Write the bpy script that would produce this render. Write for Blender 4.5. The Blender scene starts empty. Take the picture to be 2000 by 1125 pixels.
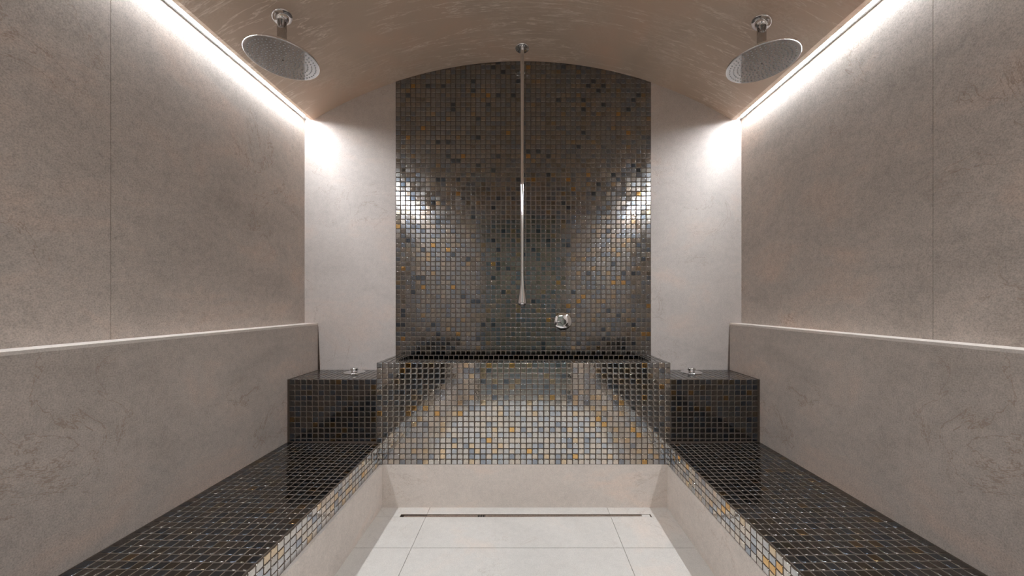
import bpy, bmesh, math, random
from mathutils import Vector, Matrix
random.seed(7)
C = bpy.context.scene.collection
sc = bpy.context.scene

# ---------------------------------------------------------------- camera
ZC = 1.177                                   # eye height
cd = bpy.data.cameras.new('camera'); cam = bpy.data.objects.new('camera', cd); C.objects.link(cam)
cam.location = (0, 0, ZC); cam.rotation_euler = (math.radians(90), 0, 0)
cd.sensor_width = 36; cd.lens = 36*675/2000
cd.shift_x = -24/2000; cd.shift_y = 31.5/2000
cd.clip_start = 0.01
sc.camera = cam

# ---------------------------------------------------------------- world, view
LED_POWER = 190.0
w = bpy.data.worlds.new('world'); sc.world = w; w.use_nodes = True
w.node_tree.nodes['Background'].inputs[0].default_value = (0.5, 0.55, 0.6, 1)
w.node_tree.nodes['Background'].inputs[1].default_value = 0.02
sc.view_settings.view_transform = 'Standard'; sc.view_settings.look = 'None'
sc.view_settings.gamma = 1; sc.view_settings.exposure = 0.38
sc.view_settings.use_curve_mapping = False
sc.cycles.max_bounces = 14; sc.cycles.diffuse_bounces = 8; sc.cycles.glossy_bounces = 8
sc.cycles.caustics_reflective = True
sc.cycles.blur_glossy = 0.5
sc.cycles.sample_clamp_indirect = 8
al = bpy.data.lights.new('vestibule_lamp', 'AREA'); al.shape = 'RECTANGLE'; al.size = 0.9; al.size_y = 0.4
al.energy = 18; al.color = (0.95, 0.98, 1.0)
alo = bpy.data.objects.new('vestibule_lamp', al); C.objects.link(alo); alo.location = (0.0, -0.55, 2.488)

# ---------------------------------------------------------------- sizes (metres)
YB, YT = 2.30, 2.00                           # back wall, tub front
YR = -0.06                                    # rear wall (behind the camera)
XL, XR = -1.462, 1.445                        # side walls
ZS = 2.404                                    # soffit / spring of the vault
CX, HALF, RISE = -0.012, 1.389, 0.388
RAD = (HALF**2 + RISE**2)/(2*RISE)
def arch(x):
    return ZS + RISE - (RAD - math.sqrt(max(RAD**2 - (x-CX)**2, 0)))
BXL, BXR = -1.372, 1.364                      # faces of the backrest ledges
TXL, TXR, ZT = -0.856, 0.847, 0.838           # tub
ZSTEP = 0.7414
EXL, EXR = -0.836, 0.830                      # bench edges
ZB, ZBW = 0.370, 0.379                        # bench top at edge / at wall
ZM = 0.248                                    # lower end of the mosaic
PXL, PXR = -0.822, 0.826                      # plinth faces
MXL, MXR = -0.855, 0.842                      # mosaic panel
PX, PZ = 0.03332, 0.0311

# ---------------------------------------------------------------- materials
def new_mat(name):
    m = bpy.data.materials.new(name); m.use_nodes = True
    nt = m.node_tree; b = nt.nodes['Principled BSDF']
    return m, nt, b
def N(nt, t, **kw):
    n = nt.nodes.new(t)
    for k, v in kw.items():
        if k.startswith('i_'): n.inputs[k[2:].replace('_', ' ')].default_value = v
        else: setattr(n, k, v)
    return n
def ramp(nt, stops, interp='LINEAR'):
    r = nt.nodes.new('ShaderNodeValToRGB'); cr = r.color_ramp; cr.interpolation = interp
    while len(cr.elements) < len(stops): cr.elements.new(0.5)
    for e, (p, c) in zip(cr.elements, stops):
        e.position = p; e.color = (*c, 1) if len(c) == 3 else c
    return r
def mixc(nt, typ, fac, a, b):
    m = nt.nodes.new('ShaderNodeMix'); m.data_type = 'RGBA'; m.blend_type = typ
    L = nt.links
    for i, v in ((0, fac), (6, a), (7, b)):
        if isinstance(v, bpy.types.NodeSocket): L.new(v, m.inputs[i])
        else: m.inputs[i].default_value = v if i == 0 else (*v, 1)
    return m.outputs[2]
def mapping(nt, scale=(1, 1, 1), rot=(0, 0, 0), loc=(0, 0, 0)):
    tc = nt.nodes.new('ShaderNodeTexCoord'); mp = nt.nodes.new('ShaderNodeMapping')
    nt.links.new(tc.outputs['Object'], mp.inputs[0])
    mp.inputs['Scale'].default_value = scale; mp.inputs['Rotation'].default_value = rot; mp.inputs['Location'].default_value = loc
    return mp.outputs[0]

def stone(name, base, seed=0.0, rough=0.62, contrast=1.0):
    m, nt, b = new_mat(name); L = nt.links
    v = mapping(nt, loc=(seed, seed*1.7, seed*.6)); vb = mapping(nt, scale=(.8, .8, 1.5), loc=(seed, seed*1.7, seed*.6))
    big = N(nt, 'ShaderNodeTexNoise', i_Scale=2.6, i_Detail=5.0, i_Roughness=.6, i_Distortion=.6); L.new(vb, big.inputs['Vector'])
    mid = N(nt, 'ShaderNodeTexNoise', i_Scale=30.0, i_Detail=8.0, i_Roughness=.85); L.new(v, mid.inputs['Vector'])
    fine = N(nt, 'ShaderNodeTexNoise', i_Scale=230.0, i_Detail=3.0, i_Roughness=.75); L.new(v, fine.inputs['Vector'])
    d = lambda k: tuple(c*k for c in base)
    warm = (base[0]*1.06, base[1]*.97, base[2]*.92)
    c = contrast
    r1 = ramp(nt, [(0.3, d(1-.15*c)), (0.52, base), (0.72, tuple(x*(1+.09*c) for x in warm))]); L.new(big.outputs[0], r1.inputs[0])
    r2 = ramp(nt, [(0.3, (1-.22*c,)*3), (0.55, (1, 1, 1)), (0.75, (1+.12*c,)*3)]); L.new(mid.outputs[0], r2.inputs[0])
    r3 = ramp(nt, [(0.3, (1-.30*c,)*3), (0.5, (1, 1, 1)), (0.72, (1+.24*c,)*3)]); L.new(fine.outputs[0], r3.inputs[0])
    c1 = mixc(nt, 'MULTIPLY', 1.0, r1.outputs[0], r2.outputs[0])
    c2 = mixc(nt, 'MULTIPLY', 1.0, c1, r3.outputs[0])
    # sparse thin clay-coloured veins
    vn = N(nt, 'ShaderNodeTexNoise', i_Scale=3.3, i_Detail=7.0, i_Roughness=.62, i_Distortion=.9); L.new(v, vn.inputs['Vector'])
    vr = ramp(nt, [(0.492, (0, 0, 0)), (0.5, (1, 1, 1)), (0.508, (0, 0, 0))]); L.new(vn.outputs[0], vr.inputs[0])
    mk = N(nt, 'ShaderNodeTexNoise', i_Scale=1.9, i_Detail=2.0); L.new(mapping(nt, loc=(seed+4, 3, 1)), mk.inputs['Vector'])
    mr = ramp(nt, [(0.52, (0, 0, 0)), (0.60, (.75*c,)*3)]); L.new(mk.outputs[0], mr.inputs[0])
    f = N(nt, 'ShaderNodeMath', operation='MULTIPLY'); L.new(vr.outputs[0], f.inputs[0]); L.new(mr.outputs[0], f.inputs[1])
    c3 = mixc(nt, 'MIX', f.outputs[0], c2, (base[0]*.62, base[1]*.52, base[2]*.45))
    # tiny dark pits
    vo = N(nt, 'ShaderNodeTexVoronoi', i_Scale=26.0); L.new(v, vo.inputs['Vector'])
    pr = ramp(nt, [(0.025, (.6,)*3), (0.06, (0, 0, 0))]); L.new(vo.outputs['Distance'], pr.inputs[0])
    c4 = mixc(nt, 'MIX', pr.outputs[0], c3, d(.55))
    L.new(c4, b.inputs['Base Color'])
    b.inputs['Roughness'].default_value = rough
    b.inputs['Specular IOR Level'].default_value = .12
    bp = N(nt, 'ShaderNodeBump', i_Strength=.12, i_Distance=.001); L.new(mid.outputs[0], bp.inputs['Height'])
    L.new(bp.outputs[0], b.inputs['Normal'])
    return m

M_STONE = stone('warm_grey_stone', (.52, .452, .402), 0.0)
M_STONE_L = stone('pale_stone', (.70, .63, .575), 5.0, contrast=.55)
M_STONE_B = stone('light_grey_stone', (.53, .475, .44), 15.0, contrast=.7)
M_FLOOR = stone('pale_floor_stone', (.66, .625, .585), 9.0, rough=.5, contrast=.45)

def plaster():
    m, nt, b = new_mat('taupe_plaster'); L = nt.links
    base = (.585, .465, .368)
    v = mapping(nt)
    n1 = N(nt, 'ShaderNodeTexNoise', i_Scale=1.8, i_Detail=4.0, i_Roughness=.55, i_Distortion=.5); L.new(v, n1.inputs['Vector'])
    r1 = ramp(nt, [(.3, tuple(c*.88 for c in base)), (.5, base), (.7, (base[0]*1.12, base[1]*1.02, base[2]*.98))]); L.new(n1.outputs[0], r1.inputs[0])
    col = r1.outputs[0]
    # long light hairline cracks that run down the vault, in patches
    def lines(scale, rot, seed, wdt, lo, hi, amt, msc):
        vv = mapping(nt, scale=scale, rot=(0, 0, rot), loc=(seed, seed*.7, 0))
        nn = N(nt, 'ShaderNodeTexNoise', i_Scale=1.0, i_Detail=6.0, i_Roughness=.6, i_Distortion=.3); L.new(vv, nn.inputs['Vector'])
        rr = ramp(nt, [(.5-wdt, (0, 0, 0)), (.5, (1, 1, 1)), (.5+wdt, (0, 0, 0))]); L.new(nn.outputs[0], rr.inputs[0])
        mm = N(nt, 'ShaderNodeTexNoise', i_Scale=msc, i_Detail=3.0); L.new(mapping(nt, loc=(seed*2, 5, 2)), mm.inputs['Vector'])
        mr = ramp(nt, [(lo, (0, 0, 0)), (hi, (amt,)*3)]); L.new(mm.outputs[0], mr.inputs[0])
        f = N(nt, 'ShaderNodeMath', operation='MULTIPLY'); L.new(rr.outputs[0], f.inputs[0]); L.new(mr.outputs[0], f.inputs[1])
        return f.outputs[0]
    lt = (.86, .76, .67)
    for a in ((1.0, 17, 1.6), .12, 3.1, .011, .46, .57, .95, 1.6), ((1.6, 13, 1.6), -.1, 8.4, .011, .47, .59, .9, 2.1), \
             ((5, 30, 4), .05, 13.7, .04, .48, .64, .34, 2.4), ((26, 60, 30), .2, 21.0, .06, .52, .66, .30, 3.0):
        col = mixc(nt, 'MIX', lines(*a), col, lt)
    L.new(col, b.inputs['Base Color'])
    b.inputs['Roughness'].default_value = .5
    n2 = N(nt, 'ShaderNodeTexNoise', i_Scale=9.0, i_Detail=5.0); L.new(v, n2.inputs['Vector'])
    bp = N(nt, 'ShaderNodeBump', i_Strength=.2, i_Distance=.004); L.new(n2.outputs[0], bp.inputs['Height'])
    L.new(bp.outputs[0], b.inputs['Normal'])
    return m
M_PLASTER = plaster()

def plain(name, col, rough=.5, metal=0.0, **kw):
    m, nt, b = new_mat(name)
    b.inputs['Base Color'].default_value = (*col, 1); b.inputs['Roughness'].default_value = rough; b.inputs['Metallic'].default_value = metal
    for k, v in kw.items(): b.inputs[k.replace('_', ' ')].default_value = v
    return m, nt, b
def noisy(name, col, rough, metal, scale=60, amt=.15, bump=0.0):
    m, nt, b = plain(name, col, rough, metal); L = nt.links
    n = N(nt, 'ShaderNodeTexNoise', i_Scale=scale, i_Detail=4.0); L.new(mapping(nt), n.inputs['Vector'])
    r = ramp(nt, [(.3, tuple(c*(1-amt) for c in col)), (.7, tuple(min(1, c*(1+amt)) for c in col))]); L.new(n.outputs[0], r.inputs[0])
    L.new(r.outputs[0], b.inputs['Base Color'])
    if bump:
        bp = N(nt, 'ShaderNodeBump', i_Strength=bump, i_Distance=.001); L.new(n.outputs[0], bp.inputs['Height']); L.new(bp.outputs[0], b.inputs['Normal'])
    return m
M_CHROME = noisy('polished_chrome', (.86, .86, .87), .04, 1.0, 8, .02)
M_PIPE = noisy('dark_chrome_arm', (.52, .50, .49), .12, 1.0, 30, .05)
M_SATIN = noisy('satin_spray_plate', (.50, .505, .515), .08, 1.0, 40, .03)
M_NOZZLE = noisy('grey_rubber_nozzle', (.50, .50, .50), .5, 0.0, 200, .1)
M_ALU = noisy('anodised_profile', (.20, .19, .18), .45, .6, 80, .1)
M_ALUW = noisy('white_profile_flange', (.8, .8, .8), .4, 0.0, 80, .03)
M_STEEL = noisy('brushed_steel', (.46, .39, .34), .4, 1.0, 120, .2)
M_DARK = noisy('dark_recess', (.035, .03, .028), .6, 0.0, 80, .2)
M_SEAL = noisy('brown_sealant', (.12, .085, .065), .6, 0.0, 60, .2)
M_GROUT = noisy('brown_grey_grout', (.092, .068, .052), .8, 0.0, 140, .22, .3)
M_CORR = noisy('grey_green_vestibule_wall', (.36, .38, .33), .7, 0.0, 4, .08)
M_CORRF = noisy('grey_vestibule_floor', (.32, .31, .29), .5, 0.0, 4, .1)
M_DOORM = noisy('dark_bronze_frame', (.06, .055, .05), .4, .6, 40, .1)

def led_mat():
    m, nt, b = plain('led_diffuser', (.9, .9, .9), .5)
    b.inputs['Emission Color'].default_value = (.90, .95, 1.0, 1)
    b.inputs['Emission Strength'].default_value = LED_POWER
    return m
M_LED = led_mat()

def tile_mat(name, stops, r0=.07, r1=.2, gain=1.0):
    m, nt, b = new_mat(name); L = nt.links
    at = N(nt, 'ShaderNodeAttribute', attribute_name='tone')
    at2 = N(nt, 'ShaderNodeAttribute', attribute_name='shine')
    r = ramp(nt, [(p, tuple(x*gain for x in c)) for p, c in stops], 'CONSTANT')
    L.new(at.outputs['Fac'], r.inputs[0])
    # cloudy streaks of the fired glaze inside each tile
    n = N(nt, 'ShaderNodeTexNoise', i_Scale=55.0, i_Detail=3.0, i_Distortion=.8); L.new(mapping(nt), n.inputs['Vector'])
    r2 = ramp(nt, [(.3, (.85, .85, .85)), (.7, (1.12, 1.1, 1.08))]); L.new(n.outputs[0], r2.inputs[0])
    L.new(mixc(nt, 'MULTIPLY', 1.0, r.outputs[0], r2.outputs[0]), b.inputs['Base Color'])
    b.inputs['Metallic'].default_value = 1.0
    mr = N(nt, 'ShaderNodeMapRange'); mr.inputs['To Min'].default_value = r0; mr.inputs['To Max'].default_value = r1
    L.new(at2.outputs['Fac'], mr.inputs['Value']); L.new(mr.outputs[0], b.inputs['Roughness'])
    b.inputs['Coat Weight'].default_value = .6; b.inputs['Coat Roughness'].default_value = .03; b.inputs['Coat IOR'].default_value = 1.4
    n3 = N(nt, 'ShaderNodeTexNoise', i_Scale=38.0, i_Detail=2.0, i_Distortion=.4); L.new(mapping(nt, loc=(3, 3, 3)), n3.inputs['Vector'])
    bp = N(nt, 'ShaderNodeBump', i_Strength=.35, i_Distance=.0006); L.new(n3.outputs[0], bp.inputs['Height'])
    L.new(bp.outputs[0], b.inputs['Normal']); L.new(bp.outputs[0], b.inputs['Coat Normal'])
    return m
M_TILE_DIM = tile_mat('glass_mosaic_painted_dim', [(0.0, (.07, .085, .11)), (.08, (.115, .135, .165)), (.26, (.135, .14, .145)), (.44, (.15, .135, .125)),
                  (.80, (.13, .125, .12)), (.90, (.15, .125, .09)), (.965, (.21, .135, .06))], .07, .2, .85)  # same glass tile, base colour darkened so seats and steps mirror less light
M_TILE = tile_mat('iridescent_glass_mosaic', [(0.0, (.09, .11, .14)), (.03, (.19, .22, .26)), (.17, (.235, .25, .27)), (.33, (.27, .27, .27)), (.53, (.29, .265, .24)),
                  (.70, (.25, .245, .235)), (.83, (.31, .27, .225)), (.90, (.22, .205, .18)), (.955, (.34, .26, .17)), (.988, (.44, .27, .10))], .09, .22, .95)
M_TILE_LIT = tile_mat('glass_mosaic_painted_lit', [(0.0, (.30, .34, .40)), (.06, (.44, .48, .53)), (.24, (.52, .53, .54)), (.42, (.56, .545, .52)), (.66, (.60, .55, .49)),
                  (.82, (.50, .48, .45)), (.90, (.64, .52, .37)), (.972, (.68, .44, .18))], .04, .11, 1.12)  # same glass tile, bright floor reflection lifted into its base colour

# ---------------------------------------------------------------- mesh helpers
class MB:
    def __init__(s): s.v = []; s.f = []; s.mi = []; s.tone = []; s.shine = []; s.mats = []; s.sm = []
    def slot(s, m):
        if m not in s.mats: s.mats.append(m)
        return s.mats.index(m)
    def add(s, vs, fs, m, tone=.5, shine=.5, smooth=False):
        o = len(s.v); s.v += [tuple(x) for x in vs]; k = s.slot(m)
        for f in fs: s.f.append([o+i for i in f]); s.mi.append(k); s.tone.append(tone); s.shine.append(shine); s.sm.append(smooth)
    def box(s, x0, x1, y0, y1, z0, z1, m):
        v = [(x, y, z) for x in (x0, x1) for y in (y0, y1) for z in (z0, z1)]
        s.add(v, [(0, 1, 3, 2), (4, 6, 7, 5), (0, 4, 5, 1), (2, 3, 7, 6), (0, 2, 6, 4), (1, 5, 7, 3)], m)
    def prism_y(s, poly, y0, y1, m, smooth=False):       # poly of (x,z) counter-clockwise seen from -y
        n = len(poly); v = [(x, y0, z) for x, z in poly] + [(x, y1, z) for x, z in poly]
        s.add(v, [tuple(range(n)), tuple(range(2*n-1, n-1, -1))], m)
        s.add(v, [(i, i+n, (i+1) % n+n, (i+1) % n) for i in range(n)], m, smooth=smooth)
    def lathe(s, prof, m, seg=48, mat=None, cap=True, smooth=True):   # prof of (r,z)
        M = mat or Matrix(); vs = []; fs = []
        for r, z in prof:
            for i in range(seg):
                a = 2*math.pi*i/seg; vs.append(M @ Vector((r*math.cos(a), r*math.sin(a), z)))
        for j in range(len(prof)-1):
            for i in range(seg):
                fs.append((j*seg+i, j*seg+(i+1) % seg, (j+1)*seg+(i+1) % seg, (j+1)*seg+i))
        o = len(s.v)
        s.add(vs, fs, m, smooth=smooth)
        if cap:
            k = s.slot(m)
            for ring in (list(range(seg))[::-1], list(range((len(prof)-1)*seg, len(prof)*seg))):
                s.f.append([o+i for i in ring]); s.mi.append(k); s.tone.append(.5); s.shine.append(.5); s.sm.append(False)
    def build(s, name, parent=None, bevel=0.0, loc=None, fix=True):
        me = bpy.data.meshes.new(name); me.from_pydata(s.v, [], s.f)
        for m in s.mats: me.materials.append(m)
        me.polygons.foreach_set('material_index', s.mi)
        me.polygons.foreach_set('use_smooth', s.sm)
        for nm, arr in (('tone', s.tone), ('shine', s.shine)):
            a = me.attributes.new(nm, 'FLOAT', 'FACE'); a.data.foreach_set('value', arr)
        if fix:
            bm = bmesh.new(); bm.from_mesh(me); bmesh.ops.recalc_face_normals(bm, faces=bm.faces); bm.to_mesh(me); bm.free()
        me.update()
        o = bpy.data.objects.new(name, me); C.objects.link(o)
        if parent: o.parent = parent
        if loc: o.location = loc
        if bevel:
            b = o.modifiers.new('bevel', 'BEVEL'); b.width = bevel; b.segments = 2; b.limit_method = 'ANGLE'; b.angle_limit = math.radians(50)
        return o

TT, BV = .0024, .0016
def mosaic(mb, O, U, V, Nn, us, vs, gu=.0050, gv=.0043, ztop=None, rnd=random, tilt=.0035, mat=None):
    """Square glass tiles on the plane O + u U + v V, one between each pair of neighbouring us / vs."""
    O, U, V, Nn = map(Vector, (O, U, V, Nn)); k = mb.slot(mat or M_TILE_DIM)
    for i in range(len(us)-1):
        for j in range(len(vs)-1):
            u0, u1, v0, v1 = us[i]+gu/2, us[i+1]-gu/2, vs[j]+gv/2, vs[j+1]-gv/2
            ju, jv = rnd.gauss(0, .0003), rnd.gauss(0, .0003)
            u0 += ju; u1 += ju; v0 += jv; v1 += jv
            if u1-u0 < .004 or v1-v0 < .003: continue
            c = [[u0, v0], [u1, v0], [u1, v1], [u0, v1]]
            if ztop:                                    # tiles cut along the curve of the vault
                for q in c: q[1] = min(q[1], ztop((O+U*q[0]).x)-O.z-.002)
                if min(c[3][1], c[2][1]) - v0 < .005: continue
            cu = sum(q[0] for q in c)/4; cv = sum(q[1] for q in c)/4
            tu, tv = rnd.gauss(0, tilt), rnd.gauss(0, tilt); dh = rnd.gauss(0, .00012)
            o = len(mb.v)
            def shrink(q, b):
                return (q[0] + (b if q[0] < cu else -b), q[1] + (b if q[1] < cv else -b))
            h1 = TT-BV*.8
            for q in c: mb.v.append(tuple(O + U*q[0] + V*q[1]))
            for q in c: mb.v.append(tuple(O + U*q[0] + V*q[1] + Nn*(h1+dh)))
            for q in c:
                a, bb = shrink(q, BV*.45); mb.v.append(tuple(O + U*a + V*bb + Nn*(TT-BV*.22+dh)))
            for q in c:
                a, bb = shrink(q, BV*1.25); mb.v.append(tuple(O + U*a + V*bb + Nn*(TT+dh+tu*(a-cu)+tv*(bb-cv))))
            t, sh = rnd.random(), rnd.random()
            fs = []
            for r in range(3):
                for e in range(4): fs.append([o+4*r+e, o+4*r+(e+1) % 4, o+4*r+4+(e+1) % 4, o+4*r+4+e])
            fs.append([o+12, o+13, o+14, o+15])
            for n_, f in enumerate(fs): mb.f.append(f); mb.mi.append(k); mb.tone.append(t); mb.shine.append(sh); mb.sm.append(4 <= n_ < 12)
def grid(a, b, n): return [a+(b-a)*i/n for i in range(n+1)]
def steps(a, b, p):
    r = [a]
    while r[-1]+p < b-.002: r.append(r[-1]+p)
    return r+[b]

def thing(name, label, cat, loc=(0, 0, 0), group=None):
    o = bpy.data.objects.new(name, None); C.objects.link(o); o.location = loc; o.empty_display_size = .1
    o['label'] = label; o['category'] = cat
    if group: o['group'] = group
    return o
def struct(o): o['kind'] = 'structure'; return o
def tag(o, label, cat, group=None):
    o['label'] = label; o['category'] = cat
    if group: o['group'] = group
    return o

# ---------------------------------------------------------------- room shell
mb = MB(); mb.box(XL-.12, XR+.12, YB, YB+.1, 0, 2.95, M_STONE_B); struct(mb.build('wall_back'))
for side, x0, x1 in (('left', XL-.1, XL), ('right', XR, XR+.1)):
    mb = MB(); yj = 1.222
    mb.box(x0, x1, YR-.1, yj-.0008, 0, 2.47, M_STONE); mb.box(x0, x1, yj+.0008, YB, 0, 2.47, M_STONE)
    xi = x1 if side == 'left' else x0; s = -1 if side == 'left' else 1
    mb.box(min(xi+s*.002, xi+s*.05), max(xi+s*.002, xi+s*.05), yj-.001, yj+.001, 0, 2.46, M_FLOOR)
    struct(mb.build('wall_'+side))
# rear wall behind the camera, with the doorway the camera stands in
DXL, DXR, DZ = -.56, .56, 2.34
mb = MB()
mb.box(XL, DXL, YR-.1, YR, 0, 2.47, M_STONE_L); mb.box(DXR, XR, YR-.1, YR, 0, 2.47, M_STONE_L)
top = [(XL, 2.47), (XR, 2.47)] + [(x, arch(x)+.05) for x in [CX+HALF-2*HALF*i/24 for i in range(25)]]
mb.prism_y([(DXL, DZ), (DXR, DZ), (DXR, 2.44), (DXL, 2.44)], YR-.1, YR, M_STONE_L)
mb.prism_y([(XL, 2.44), (XR, 2.44), (XR, 2.9), (XL, 2.9)], YR-.1, YR-.001, M_PLASTER)
struct(mb.build('wall_rear'))
mb = MB()
mb.box(DXL, DXL+.035, YR-.09, YR-.01, 0, DZ, M_DOORM); mb.box(DXR-.035, DXR, YR-.09, YR-.01, 0, DZ, M_DOORM); mb.box(DXL+.035, DXR-.035, YR-.09, YR-.01, DZ-.035, DZ, M_DOORM)
struct(mb.build('door_1'))
# small vestibule beyond the doorway, only ever seen mirrored in the tiles
mb = MB(); Y2 = -1.9
mb.box(-1.3, 1.3, Y2-.1, Y2, 0, 2.5, M_CORR); mb.box(-1.4, -1.3, Y2-.1, YR-.1, 0, 2.5, M_CORR); mb.box(1.3, 1.4, Y2-.1, YR-.1, 0, 2.5, M_CORR)
mb.box(-1.4, 1.4, Y2-.1, YR-.1, 2.5, 2.6, M_CORR); mb.box(-1.4, 1.4, Y2-.1, YR-.1, -.1, 0, M_CORRF)
struct(mb.build('wall_vestibule'))

# floor: large slabs with hairline joints, cut around the drain
DRX0, DRX1, DRY0, DRY1 = -.690, .707, 1.910, 1.937
mb = MB(); J = .0012; jx = (XL, -.545, .479, XR)
mb.box(XL, XR, YR-.1, DRY0-.002, -.06, -.012, M_SEAL); mb.box(XL, XR, DRY1+.002, YB, -.06, -.012, M_SEAL)
mb.box(XL, DRX0-.002, DRY0-.002, DRY1+.002, -.06, -.012, M_SEAL); mb.box(DRX1+.002, XR, DRY0-.002, DRY1+.002, -.06, -.012, M_SEAL)
for i in range(3):
    x0, x1 = jx[i]+(J if i else 0), jx[i+1]-(J if i < 2 else 0)
    for y0, y1 in ((YR-.1, .469), (.469, 1.069), (1.069, 1.669), (1.669, DRY0)):
        mb.box(x0, x1, y0+J, y1-J if y1 < 1.9 else y1, -.02, 0, M_FLOOR)
    mb.box(x0, x1, DRY1, YB, -.02, 0, M_FLOOR)
mb.box(XL, DRX0, DRY0+.0016, DRY1, -.02, 0, M_FLOOR); mb.box(DRX1, XR, DRY0+.0016, DRY1, -.02, 0, M_FLOOR)
struct(mb.build('floor'))

# ceiling: barrel vault springing from two narrow soffits
mb = MB(); n = 64
LIP = .036
aL, aR = CX-HALF, CX+HALF
poly = [(XL+LIP, ZS), (aL, ZS)]
pts = [(aL+(aR-aL)*i/n, arch(aL+(aR-aL)*i/n)) for i in range(n+1)]
v = []; 
top = 2.93
for y in (YR-.05, YB):
    v += [(x, y, z) for x, z in pts]
m_ = n+1
mb.add(v, [(i, i+1, i+1+m_, i+m_) for i in range(n)], M_PLASTER, smooth=True)
for s, xw, xa in ((1, XL, aL), (-1, XR, aR)):
    xi = xw+s*LIP
    y0, y1 = YR-.05, YB
    q = [(xa, ZS), (xi, ZS), (xi, ZS+.03), (xw, ZS+.03), (xw, top), (xa, top)]
    mb.add([(x, y, z) for y in (y0, y1) for x, z in q], [(0, 1, 7, 6), (1, 2, 8, 7), (2, 3, 9, 8), (3, 4, 10, 9)], M_PLASTER)
mb.add([(XL, YR-.05, top), (XR, YR-.05, top), (XR, YB, top), (XL, YB, top)], [(0, 1, 2, 3)], M_PLASTER)
struct(mb.build('ceiling', fix=False))

# ---------------------------------------------------------------- LED coves
def led(side):
    s, xw = (1, XL) if side == 'left' else (-1, XR)
    t = thing('led_strip', 'white recessed LED strip glowing where %s wall meets the vault' % ('the left' if side == 'left' else 'the right'), 'light', (xw, 0, ZS), 'recessed LED strips along the vault')
    y0, y1 = YR+.001, YB-.003
    def bx(mb, a, b, z0, z1, m, ya=y0, yb=y1):
        mb.box(min(s*a, s*b), max(s*a, s*b), ya, yb, z0, z1, m)
    f = MB(); bx(f, .0022, .0098, .0, .0016, M_ALUW); f.build('flange', t)
    p = MB(); bx(p, .0010, .0019, .0, .028, M_ALU); bx(p, .0102, .0122, -.0004, .028, M_ALU); bx(p, .0019, .0352, .024, .028, M_ALU); bx(p, .0335, .0352, .002, .024, M_ALUW)
    p.build('channel', t)
    d = MB(); q = [(.0130, .0025), (.0255, .0222), (.0240, .0236), (.0128, .0060)]       # angled towards the room
    q = [(s*a, z) for a, z in q]
    d.prism_y(q if s > 0 else q[::-1], y0+.002, y1-.025, M_LED); d.build('diffuser', t)
    e = MB(); bx(e, .0022, .0352, -.0006, .024, M_SEAL, y1+.0002, y1+.0026); e.build('end_cap', t)
led('left'); led('right')

# ---------------------------------------------------------------- stone backrests
def backrest(side):
    s, xf, xw = (1, BXL, XL+.001) if side == 'left' else (-1, BXR, XR-.001)
    t = thing('stone_backrest', 'long grey stone backrest with flat top ledge behind the %s bench' % side, 'backrest', (xf, 0, 0), 'stone backrests behind the benches')
    mb = MB(); zt = 1.0515
    a, b = 0.0, xw-xf
    mb.box(min(a, b), max(a, b), YR, YB-.0035, 0, zt-.012, M_STONE); mb.build('panel', t)
    mb = MB(); mb.box(min(a, b), max(a, b), YR, YB-.0035, zt-.012, zt, M_STONE_L); mb.build('top_ledge', t, bevel=.0012)  # paler copy of the panel stone; light from above put into the colour
backrest('left'); backrest('right')
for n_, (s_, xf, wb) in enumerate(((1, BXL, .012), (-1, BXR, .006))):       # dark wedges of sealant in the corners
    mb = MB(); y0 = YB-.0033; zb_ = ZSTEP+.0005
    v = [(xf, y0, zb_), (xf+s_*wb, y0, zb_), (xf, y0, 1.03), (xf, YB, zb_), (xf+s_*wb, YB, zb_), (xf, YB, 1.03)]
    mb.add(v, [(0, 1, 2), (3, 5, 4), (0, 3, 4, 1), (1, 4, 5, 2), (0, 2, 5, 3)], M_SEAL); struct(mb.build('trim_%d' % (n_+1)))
# mosaic clad blocks either side of the doorway (the room is symmetrical; seen mirrored in the tiles)
for n_, (s_, x0, x1) in enumerate(((1, BXL, EXL), (-1, BXR, EXR))):
    mb = MB(); a, b = sorted((x0, x1)); ye = .24; g = TT*.55
    mb.box(a+g, b-g, YR, ye-g, ZBW+.002, ZSTEP-g, M_GROUT)
    mosaic(mb, (a, ye-TT, 0), (1, 0, 0), (0, 0, 1), (0, 1, 0), grid(0, b-a, 16), grid(ZBW+.003, ZSTEP, 12))
    mosaic(mb, (a, YR, ZSTEP-TT), (1, 0, 0), (0, 1, 0), (0, 0, 1), grid(0, b-a, 16), grid(0, ye-YR, 9))
    mosaic(mb, (x1-s_*TT, YR, 0), (0, 1, 0), (0, 0, 1), (s_, 0, 0), grid(0, ye-YR, 9), grid(ZBW+.003, ZSTEP, 12))
    struct(mb.build('trim_%d' % (n_+3)))

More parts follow.
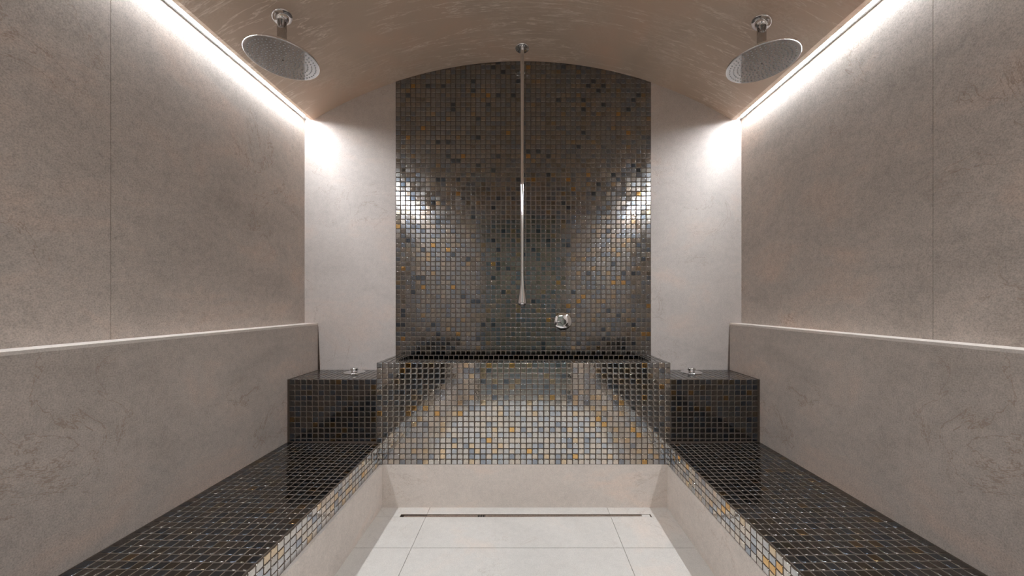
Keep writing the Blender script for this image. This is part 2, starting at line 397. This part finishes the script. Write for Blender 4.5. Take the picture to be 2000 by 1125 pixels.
# ---------------------------------------------------------------- benches
YN = YR
def bench(side):
    s, xe, xw, xp = (1, EXL, BXL, PXL) if side == 'left' else (-1, EXR, BXR, PXR)
    t = thing('tiled_bench', 'low bench with dark mosaic seat along the %s wall of the room' % side, 'bench', (xw, 0, 0), 'mosaic benches along the side walls')
    W = abs(xe-xw)                                   # local x = s * distance from the backrest
    mb = MB(); a, b = sorted((0, s*abs(xp-xw)))
    mb.box(a, b, YN, YT-.001, 0, ZM, M_STONE_L); mb.build('plinth', t)
    # seat core in grout: the top falls a little towards the aisle
    g = TT*.55
    mb = MB()
    q = [(0, ZM), (s*(W-g), ZM), (s*(W-g), ZB-g), (0, ZBW-g)]
    if s < 0: q = q[::-1]
    mb.prism_y(q, YN, YT-.001, M_GROUT)
    sl = (ZB-ZBW)/W; ln = math.sqrt(1+sl*sl)
    U = (s/ln, 0, sl/ln); Nn = (-sl*s/ln, 0, 1/ln)
    O = (0, YT, ZBW-TT)
    r = random.Random(11 if s > 0 else 12)
    us = [0.004]+[W*ln-.002-PX*(16-i)*.985 for i in range(1, 17)]
    vs = steps(0, YT-YN, .0318)
    mosaic(mb, O, U, (0, -1, 0), Nn, us, vs, gu=.0042, gv=.0036, rnd=r)
    mb.build('seat', t)
    mb = MB()
    mosaic(mb, (s*(W-TT), YT, ZM), (0, -1, 0), (0, 0, 1), (s, 0, 0), steps(0.0, YT-YN, .0318), grid(0, ZB-ZM-.006, 4), gu=.0042, gv=.0040, rnd=r, mat=M_TILE_LIT)
    mb.build('front_edge', t)
bench('left'); bench('right')

# ---------------------------------------------------------------- tiled side steps
def step(side):
    s, xw, xt = (1, BXL, TXL) if side == 'left' else (-1, BXR, TXR)
    t = thing('tiled_step', 'dark mosaic block holding a chrome button, %s of the basin' % side, 'step', (xw, YT, 0), 'mosaic steps beside the basin')
    W = abs(xt-xw); g = TT*.55; a, b = sorted((0, s*(W-.0005)))
    r = random.Random(21 if s > 0 else 22)
    mb = MB(); mb.box(a, b, g, YB-YT-.0005, 0, ZSTEP-g, M_GROUT); mb.build('core', t)
    mb = MB()
    us = [W-PX*i*1.012 for i in range(16)][::-1]; us = [.003]+us if us[0] > .008 else us
    vs = [ZSTEP-PZ*i for i in range(12)][::-1]; vs = [.3805]+vs
    mosaic(mb, (0, TT, 0), (s, 0, 0), (0, 0, 1), (0, -1, 0), us, vs, rnd=r); mb.build('front_face', t)
    mb = MB()
    mosaic(mb, (0, 0, ZSTEP-TT), (s, 0, 0), (0, 1, 0), (0, 0, 1), us, steps(0.001, YB-YT, .0333), rnd=r, gu=.0042, gv=.0036); mb.build('top_face', t)
step('left'); step('right')

# ---------------------------------------------------------------- basin
t = thing('tiled_basin', 'large mosaic clad water basin on pale stone plinth at the back wall', 'basin', ((TXL+TXR)/2, YT, 0))
ox = (TXL+TXR)/2; g = TT*.55; hw = (TXR-TXL)/2; D = YB-YT; RS, RF, ZI = .088, .078, .42
IL, IR = -hw+RS, hw-RS
mb = MB(); mb.box(PXL-ox, PXR-ox, -.0006, .05, 0, ZM, M_STONE_L); mb.build('plinth', t)
mb = MB()
mb.box(-hw+g, hw-g, g, RF-g, ZM, ZT-g, M_GROUT); mb.box(-hw+g, IL-g, RF-g, D-.0005, ZM, ZT-g, M_GROUT); mb.box(IR+g, hw-g, RF-g, D-.0005, ZM, ZT-g, M_GROUT)
mb.box(IL-g, IR+g, RF-g, D-.0005, ZM, ZI, M_GROUT); mb.build('core', t)
r = random.Random(31)
mb = MB(); us = grid(-hw, hw, 51); vs = grid(ZM, ZT, 19)
mosaic(mb, (0, TT, 0), (1, 0, 0), (0, 0, 1), (0, -1, 0), us, vs, rnd=r, mat=M_TILE_LIT); mb.build('front_face', t)
mb = MB()
mosaic(mb, (0, 0, ZT-TT), (1, 0, 0), (0, 1, 0), (0, 0, 1), us, grid(.001, RF, 2), rnd=r)
for e in (-1, 1):
    a, b = sorted((e*hw, e*(hw-RS)))
    mosaic(mb, (0, 0, ZT-TT), (1, 0, 0), (0, 1, 0), (0, 0, 1), grid(a, b, 3), grid(RF, D, 7), rnd=r)
mb.build('rim', t)
mb = MB(); vi = [ZT-PZ*i for i in range(14)][::-1]
mosaic(mb, (0, RF-TT, 0), (1, 0, 0), (0, 0, 1), (0, 1, 0), grid(IL, IR, 46), vi, rnd=r)
mb.box(IL-.004, IR+.004, D-.0035, D-.0003, ZI, ZT-.0005, M_GROUT)
mosaic(mb, (0, D-.0035+g, 0), (1, 0, 0), (0, 0, 1), (0, -1, 0), grid(IL, IR, 46), vi, rnd=r)
mosaic(mb, (IL-TT, 0, 0), (0, 1, 0), (0, 0, 1), (1, 0, 0), grid(RF, D, 7), vi, rnd=r)
mosaic(mb, (IR+TT, 0, 0), (0, 1, 0), (0, 0, 1), (-1, 0, 0), grid(RF, D, 7), vi, rnd=r)
mosaic(mb, (0, 0, ZI-TT*.4), (1, 0, 0), (0, 1, 0), (0, 0, 1), grid(IL, IR, 46), grid(RF, D, 7), rnd=r)
mb.build('inner_lining', t)
for e in (-1, 1):
    mb = MB(); mosaic(mb, (e*(hw-TT), 0, 0), (0, 1, 0), (0, 0, 1), (e, 0, 0), grid(0, D, 9), [ZT-PZ*i for i in range(4)][::-1], rnd=r)
    mb.build('outer_side', t)

# ---------------------------------------------------------------- mosaic panel on the back wall
mb = MB(); r = random.Random(41); us = grid(MXL, MXR, 51)
rows = int((arch(0)-ZT)/PZ)+2
vs = [ZT+PZ*i for i in range(rows)]
pl = [(MXL, ZT+.0005), (MXR, ZT+.0005)] + [(MXR+(MXL-MXR)*i/40, arch(MXR+(MXL-MXR)*i/40)-.001) for i in range(41)]
mb.prism_y(pl, YB-.0035, YB-.001, M_GROUT)
yf = YB-.0035+g
mosaic(mb, (0, yf, 0), (1, 0, 0), (0, 0, 1), (0, -1, 0), us, vs, ztop=lambda x: arch(x), rnd=r, mat=M_TILE)
tag(mb.build('mosaic_panel'), 'tall dark iridescent glass mosaic panel with arched top on the back wall', 'wall mosaic')

# ---------------------------------------------------------------- linear drain
t = thing('linear_drain', 'long narrow steel slot drain set in the floor before the basin', 'drain', (0, DRY0, 0))
DW = DRY1-DRY0
mb = MB(); mb.box(DRX0, DRX1, 0, DW, -.055, -.045, M_STEEL)
mb.box(DRX0, DRX1, .0, .0012, -.045, -.0008, M_STEEL); mb.box(DRX0, DRX1, DW-.0012, DW, -.045, -.0008, M_STEEL)
mb.box(DRX0, DRX0+.0012, .0012, DW-.0012, -.045, -.0008, M_STEEL); mb.box(DRX1-.0012, DRX1, .0012, DW-.0012, -.045, -.0008, M_STEEL); mb.build('channel', t)
mb = MB(); mb.box(DRX0+.02, -.545, .005, DW-.006, -.009, -.004, M_STEEL); mb.build('lowered_cover', t)
mb = MB(); mb.box(-.543, -.262, .002, DW-.003, -.008, -.0025, M_STEEL); mb.build('left_cover', t)
mb = MB(); mb.box(-.262, -.217, .002, DW-.002, -.012, -.006, M_DARK)
for k in range(4): mb.box(-.262+.0135*k, -.258+.0135*k, .002, DW-.002, -.006, -.002, M_STEEL)
mb.build('cover_joint', t)
mb = MB()
q = [(-.216, .002), (.655, .0105), (.655, .0235), (-.216, .0235)]
mb.add([(x, y, z) for z in (-.010, -.0028) for x, y in q], [(0, 3, 2, 1), (4, 5, 6, 7), (0, 1, 5, 4), (1, 2, 6, 5), (2, 3, 7, 6), (3, 0, 4, 7)], M_STEEL); mb.build('right_cover', t)
mb = MB()
q = [(.0, .002), (.655, .002), (.655, .0082), (.0, .0035)]
mb.add([(x, y, z) for z in (-.010, -.0006) for x, y in q], [(0, 3, 2, 1), (4, 5, 6, 7), (0, 1, 5, 4), (1, 2, 6, 5), (2, 3, 7, 6), (3, 0, 4, 7)], M_FLOOR)
mb.box(.655, DRX1-.008, .0012, DW-.004, -.010, -.0004, M_FLOOR); mb.build('stone_insert', t)

# ---------------------------------------------------------------- rain shower heads
def disc_prof(R, h, e):                       # rounded-edge disc
    return [(R-e, 0), (R-e*.3, e*.25), (R, e), (R, h-e), (R-e*.3, h-e*.25), (R-e, h)]
def shower(side, fx, fy, hx, hy, hz, rot):
    t = thing('rain_shower_head', 'round chrome rain shower head hanging from the %s side of the vault' % side, 'shower head', (fx, fy, arch(fx)), 'rain shower heads under the vault')
    zc = arch(fx); ang = math.asin((fx-CX)/RAD)
    T = Matrix.Rotation(ang, 4, 'Y')
    mb = MB(); mb.lathe([(.0455, .004), (.0455, -.003), (.0435, -.0068), (.040, -.009), (.026, -.010)], M_CHROME, 56, T)
    mb.build('ceiling_flange', t)
    mb = MB(); mb.lathe([(.0265, -.008)] + [(.0265*math.cos(a), -.0095-.021*math.sin(a)) for a in [math.pi/2*i/10 for i in range(10)]], M_CHROME, 40, T); mb.build('ball_joint', t)
    dz = hz+.016-zc
    mb = MB(); mb.lathe([(.0195, -.012), (.0195, dz+.012)], M_PIPE, 40); mb.build('arm', t)
    L = Vector((hx-fx, hy-fy, hz-zc)); Rm = Matrix.Translation(L)
    mb = MB(); mb.lathe([(.030, .012), (.030, .018), (.026, .026), (.0195, .032)], M_CHROME, 40, Rm); mb.build('collar', t)
    mb = MB(); mb.lathe([(.1465, .0012), (.1495, .0012), (.1505, .003), (.1505, .0095), (.149, .0115), (.14, .0125), (.03, .0135)], M_CHROME, 96, Rm); hd = mb.build('head_body', t)
    mb = MB(); mb.lathe([(.1468, .0), (.1468, .004)], M_SATIN, 96, Rm); mb.build('spray_plate', t)
    # nozzle rings
    pos = []
    for k in range(1, 9):
        nn = 6*k
        for i in range(nn):
            a = 2*math.pi*i/nn+rot+.3*k; pos.append((.0166*k*math.cos(a), .0166*k*math.sin(a)))
    pos.sort(key=lambda p: (L.y+p[1]+fy))                 # nearest to the viewer first
    prof = [(.0031, .0006), (.0030, -.0012), (.0019, -.0022)]
    proto = MB(); proto.lathe(prof, M_NOZZLE, 10, cap=True); me = None
    for i, (a, b) in enumerate(pos[:100]):
        if me is None:
            o = proto.build('nozzle', t); me = o
        else:
            o = me.copy(); C.objects.link(o)
        o.location = L+Vector((a, b, 0))
    rest = MB()
    for a, b in pos[100:]: rest.lathe(prof, M_NOZZLE, 10, Matrix.Translation(L+Vector((a, b, 0))))
    o = rest.build('far_nozzles', t); o['kind'] = 'stuff'
    mb = MB(); mb.lathe([(.0032, .0), (.003, -.0008)], M_DARK, 16, Rm); mb.build('centre_screw', t)
shower('left', -1.148, 1.637, -1.143, 1.637, 2.332, 0.1)
shower('right', 1.140, 1.660, 1.141, 1.660, 2.332, 0.35)

# ---------------------------------------------------------------- long drop-shaped water spout
sx, sy = -.013, 2.170; zt = arch(sx)
t = thing('water_spout', 'long slender chrome spout hanging from the vault above the basin', 'spout', (sx, sy, zt))
mb = MB(); mb.lathe([(.0435, .003), (.0435, -.009), (.042, -.0115), (.014, -.0125)], M_CHROME, 56); mb.build('ceiling_flange', t)
mb = MB(); zb = 1.168-zt
mb.lathe([(.0118, -.010), (.0114, -.3), (.0100, -.8), (.0094, -1.2), (.0094, zb+.206)], M_CHROME, 40, cap=False); mb.build('pipe', t)
mb = MB()
pr = [(.0094, .205), (.0096, .185), (.0105, .160), (.0125, .135), (.0155, .108), (.0190, .082), (.0230, .060), (.0265, .042), (.0290, .029), (.0297, .021), (.0287, .013), (.0255, .0065), (.0205, .002), (.0165, .0)]
mb.lathe([(a, zb+b) for a, b in pr], M_CHROME, 48, cap=False); mb.build('drop_outlet', t)
mb = MB(); mb.lathe([(.013, zb+.002), (.013, zb-.003), (.011, zb-.004)], M_CHROME, 32); mb.build('aerator', t)

# ---------------------------------------------------------------- mixer on the mosaic
yw = YB-.0035-.0012
t = thing('mixer_tap', 'round chrome mixer with small knob on the dark back mosaic', 'tap', (.256, yw, 1.061))
Ry = Matrix.Rotation(math.pi/2, 4, 'X')       # local +z -> -y
mb = MB(); mb.lathe([(.0565, -.0015), (.0575, .0015), (.0570, .0045), (.0555, .006), (.02, .0065)], M_CHROME, 72, Ry); mb.build('wall_plate', t)
mb = MB(); mb.lathe([(.0195, .005), (.0195, .020), (.0165, .0215), (.0165, .024), (.0185, .0255), (.0185, .050), (.0170, .052)], M_CHROME, 48, Ry); mb.build('knob', t)
mb = MB(); mb.lathe([(.0045, .0), (.0045, .034), (.0035, .036)], M_CHROME, 24, Matrix.Translation((-.017, -.040, 0)) @ Matrix.Rotation(-math.pi/2, 4, 'Y')); mb.build('lever', t)

# ---------------------------------------------------------------- chrome buttons on the steps
def button(side, x):
    t = thing('step_button', 'small round chrome knob on disc set on the %s mosaic step' % side, 'button', (x, 2.205, ZSTEP), 'chrome buttons on the steps')
    mb = MB(); mb.lathe([(.064, -.001), (.064, .0025), (.062, .0042), (.02, .0048)], M_CHROME, 64); mb.build('base_disc', t)
    mb = MB(); mb.lathe([(.020, .004), (.0215, .010), (.0245, .017), (.0245, .027), (.022, .030)], M_CHROME, 40); mb.build('knob', t)
button('left', -1.083); button('right', 1.066)
